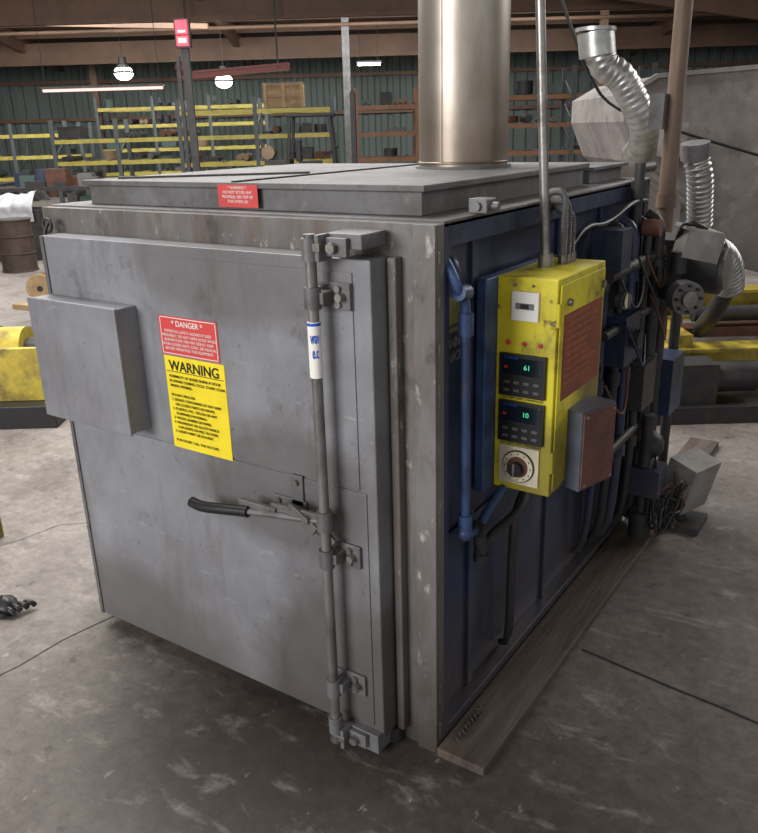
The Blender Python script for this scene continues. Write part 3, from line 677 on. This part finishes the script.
for z in(.4,1.3,2.3): b.box(fx+1.38,fx+1.44,fy+.2,fy+.8,z,z+.08,DARK)
for y in(fy+.25,fy+.7): b.box(fx+1.46,fx+2.3,y,y+.1,.08,.12,DARK); b.box(fx+1.46,fx+1.5,y,y+.1,.1,.6,DARK)
b.box(fx+.3,fx+.75,fy+.3,fy+.7,.95,1.1,BLACK); b.box(fx+.25,fx+.35,fy+.3,fy+.7,1.1,1.5,BLACK)
b.tube([(fx+1.1,fy+.5,.95),(fx+.95,fy+.5,1.28)],.02,BLACK); b.torus((fx+.95,fy+.5,1.28),(-.5,0,1),.16,.015,BLACK)
b.cyl((fx-.3,fy+.3,1.28),(fx-.3,fy+.85,1.28),.13,CARD,20)
b.done()
b=B('crane_rail',hall=True)
b.beam((-4.6,21,3.05),(-1.9,21,3.2),.10,.05,REDB); b.beam((-4.6,21,2.97),(-1.9,21,3.12),.03,.12,REDB); b.beam((-4.6,21,2.92),(-1.9,21,3.07),.12,.04,REDB)
for x in(-4.3,-2.2): b.box(x,x+.04,20.98,21.02,3.1,rz(21)-.1,DARK)
b.cyl((-4.55,20.9,3.25),(-4.35,20.9,3.1),.14,REDB,16)
b.done()
def lamp(name,x0,x1,ff,z,m,tilt=0):
    b=B(name,hall=True); b.box(x0,x1,ff-.08,ff+.08,z,z+.05,GREY); b.cyl((x0+.03,ff,z-.03),(x1-.03,ff,z-.03),.035,m,10)
    for x in(x0+.1,x1-.1): b.cyl((x,ff,z+.05),(x,ff,rz(ff)-.02),.008,DARK,6)
    b.done()
lamp('fluorescent_light',-7.9,-4.95,21,2.78,TUBEP)
lamp('fluorescent_light',-.35,.35,25,3.45,TUBE); lamp('fluorescent_light',6.4,7.2,22,4.6,TUBE)
def high_bay(x,ff,z,s=1):
    b=B('high_bay_light',hall=True); b.cyl((x,ff,z),(x,ff,z+.22*s),.27*s,GREY,24,.12*s); b.cyl((x,ff,z+.22*s),(x,ff,z+.4*s),.1*s,DARK,16); b.ball((x,ff,z+.02),.24*s,TUBE,16,(1,1,.75)); b.cyl((x,ff,z+.4*s),(x,ff,rz(ff)-.02),.008,DARK,6); b.done()
high_bay(-7.0,25,3.35,1.1); high_bay(-4.0,24,3.0)

# ================================================================ LIGHTS
def area(name,loc,tgt,sx,sy,e,col=(1,1,1)):
    L=bpy.data.lights.new(name,'AREA'); L.shape='RECTANGLE'; L.size=sx; L.size_y=sy; L.energy=e; L.color=col
    o=bpy.data.objects.new(name,L); COL.objects.link(o); o.location=HALL@Vector(loc)
    d=(HALL@Vector(tgt))-o.location; o.rotation_euler=d.to_track_quat('-Z','Y').to_euler(); return o
area('added_key_left',(-7,-4,3.4),(-.5,3,.8),4.5,3,740,(1,1,1))  # added unseen key light from behind left, brightens the oven front; no door modelled
area('overhead_row_near',(-2.2,4.5,5.3),(-2.2,4.3,0),4,2,470,(1,.985,.96))
area('overhead_row_mid',(-4,12,5.2),(-4,12,0),14,4,1050,(1,.985,.96))
area('overhead_row_far',(-3,22,4.3),(-3,24,0),18,2,800,(.99,1,.98))
area('overhead_row_right',(8,7,5.2),(4,5,0),6,4,500,(1,.985,.96))
W=bpy.data.worlds.new('world'); sc.world=W; W.use_nodes=True
W.node_tree.nodes['Background'].inputs[0].default_value=(.98,.99,1,1); W.node_tree.nodes['Background'].inputs[1].default_value=.75

# ================================================================ CAMERA
yaw,pit,rol,fp=-.5994,-.3418,-.0285,805.75
F=Vector((math.sin(yaw)*math.cos(pit),math.cos(yaw)*math.cos(pit),math.sin(pit)))
r=Vector((math.cos(yaw),-math.sin(yaw),0)); u=r.cross(F)
R=r*math.cos(rol)+u*math.sin(rol); U=-r*math.sin(rol)+u*math.cos(rol)
M=Matrix((R,U,-F)).transposed().to_4x4(); M.translation=Vector((.9083,-1.5804,1.6513))
cd=bpy.data.cameras.new('camera'); cam=bpy.data.objects.new('camera',cd); COL.objects.link(cam); cam.matrix_world=M
cd.sensor_fit='VERTICAL'; cd.sensor_height=36; cd.lens=fp*36/833; cd.clip_start=.05; cd.clip_end=200
sc.camera=cam
sc.view_settings.view_transform='Standard'
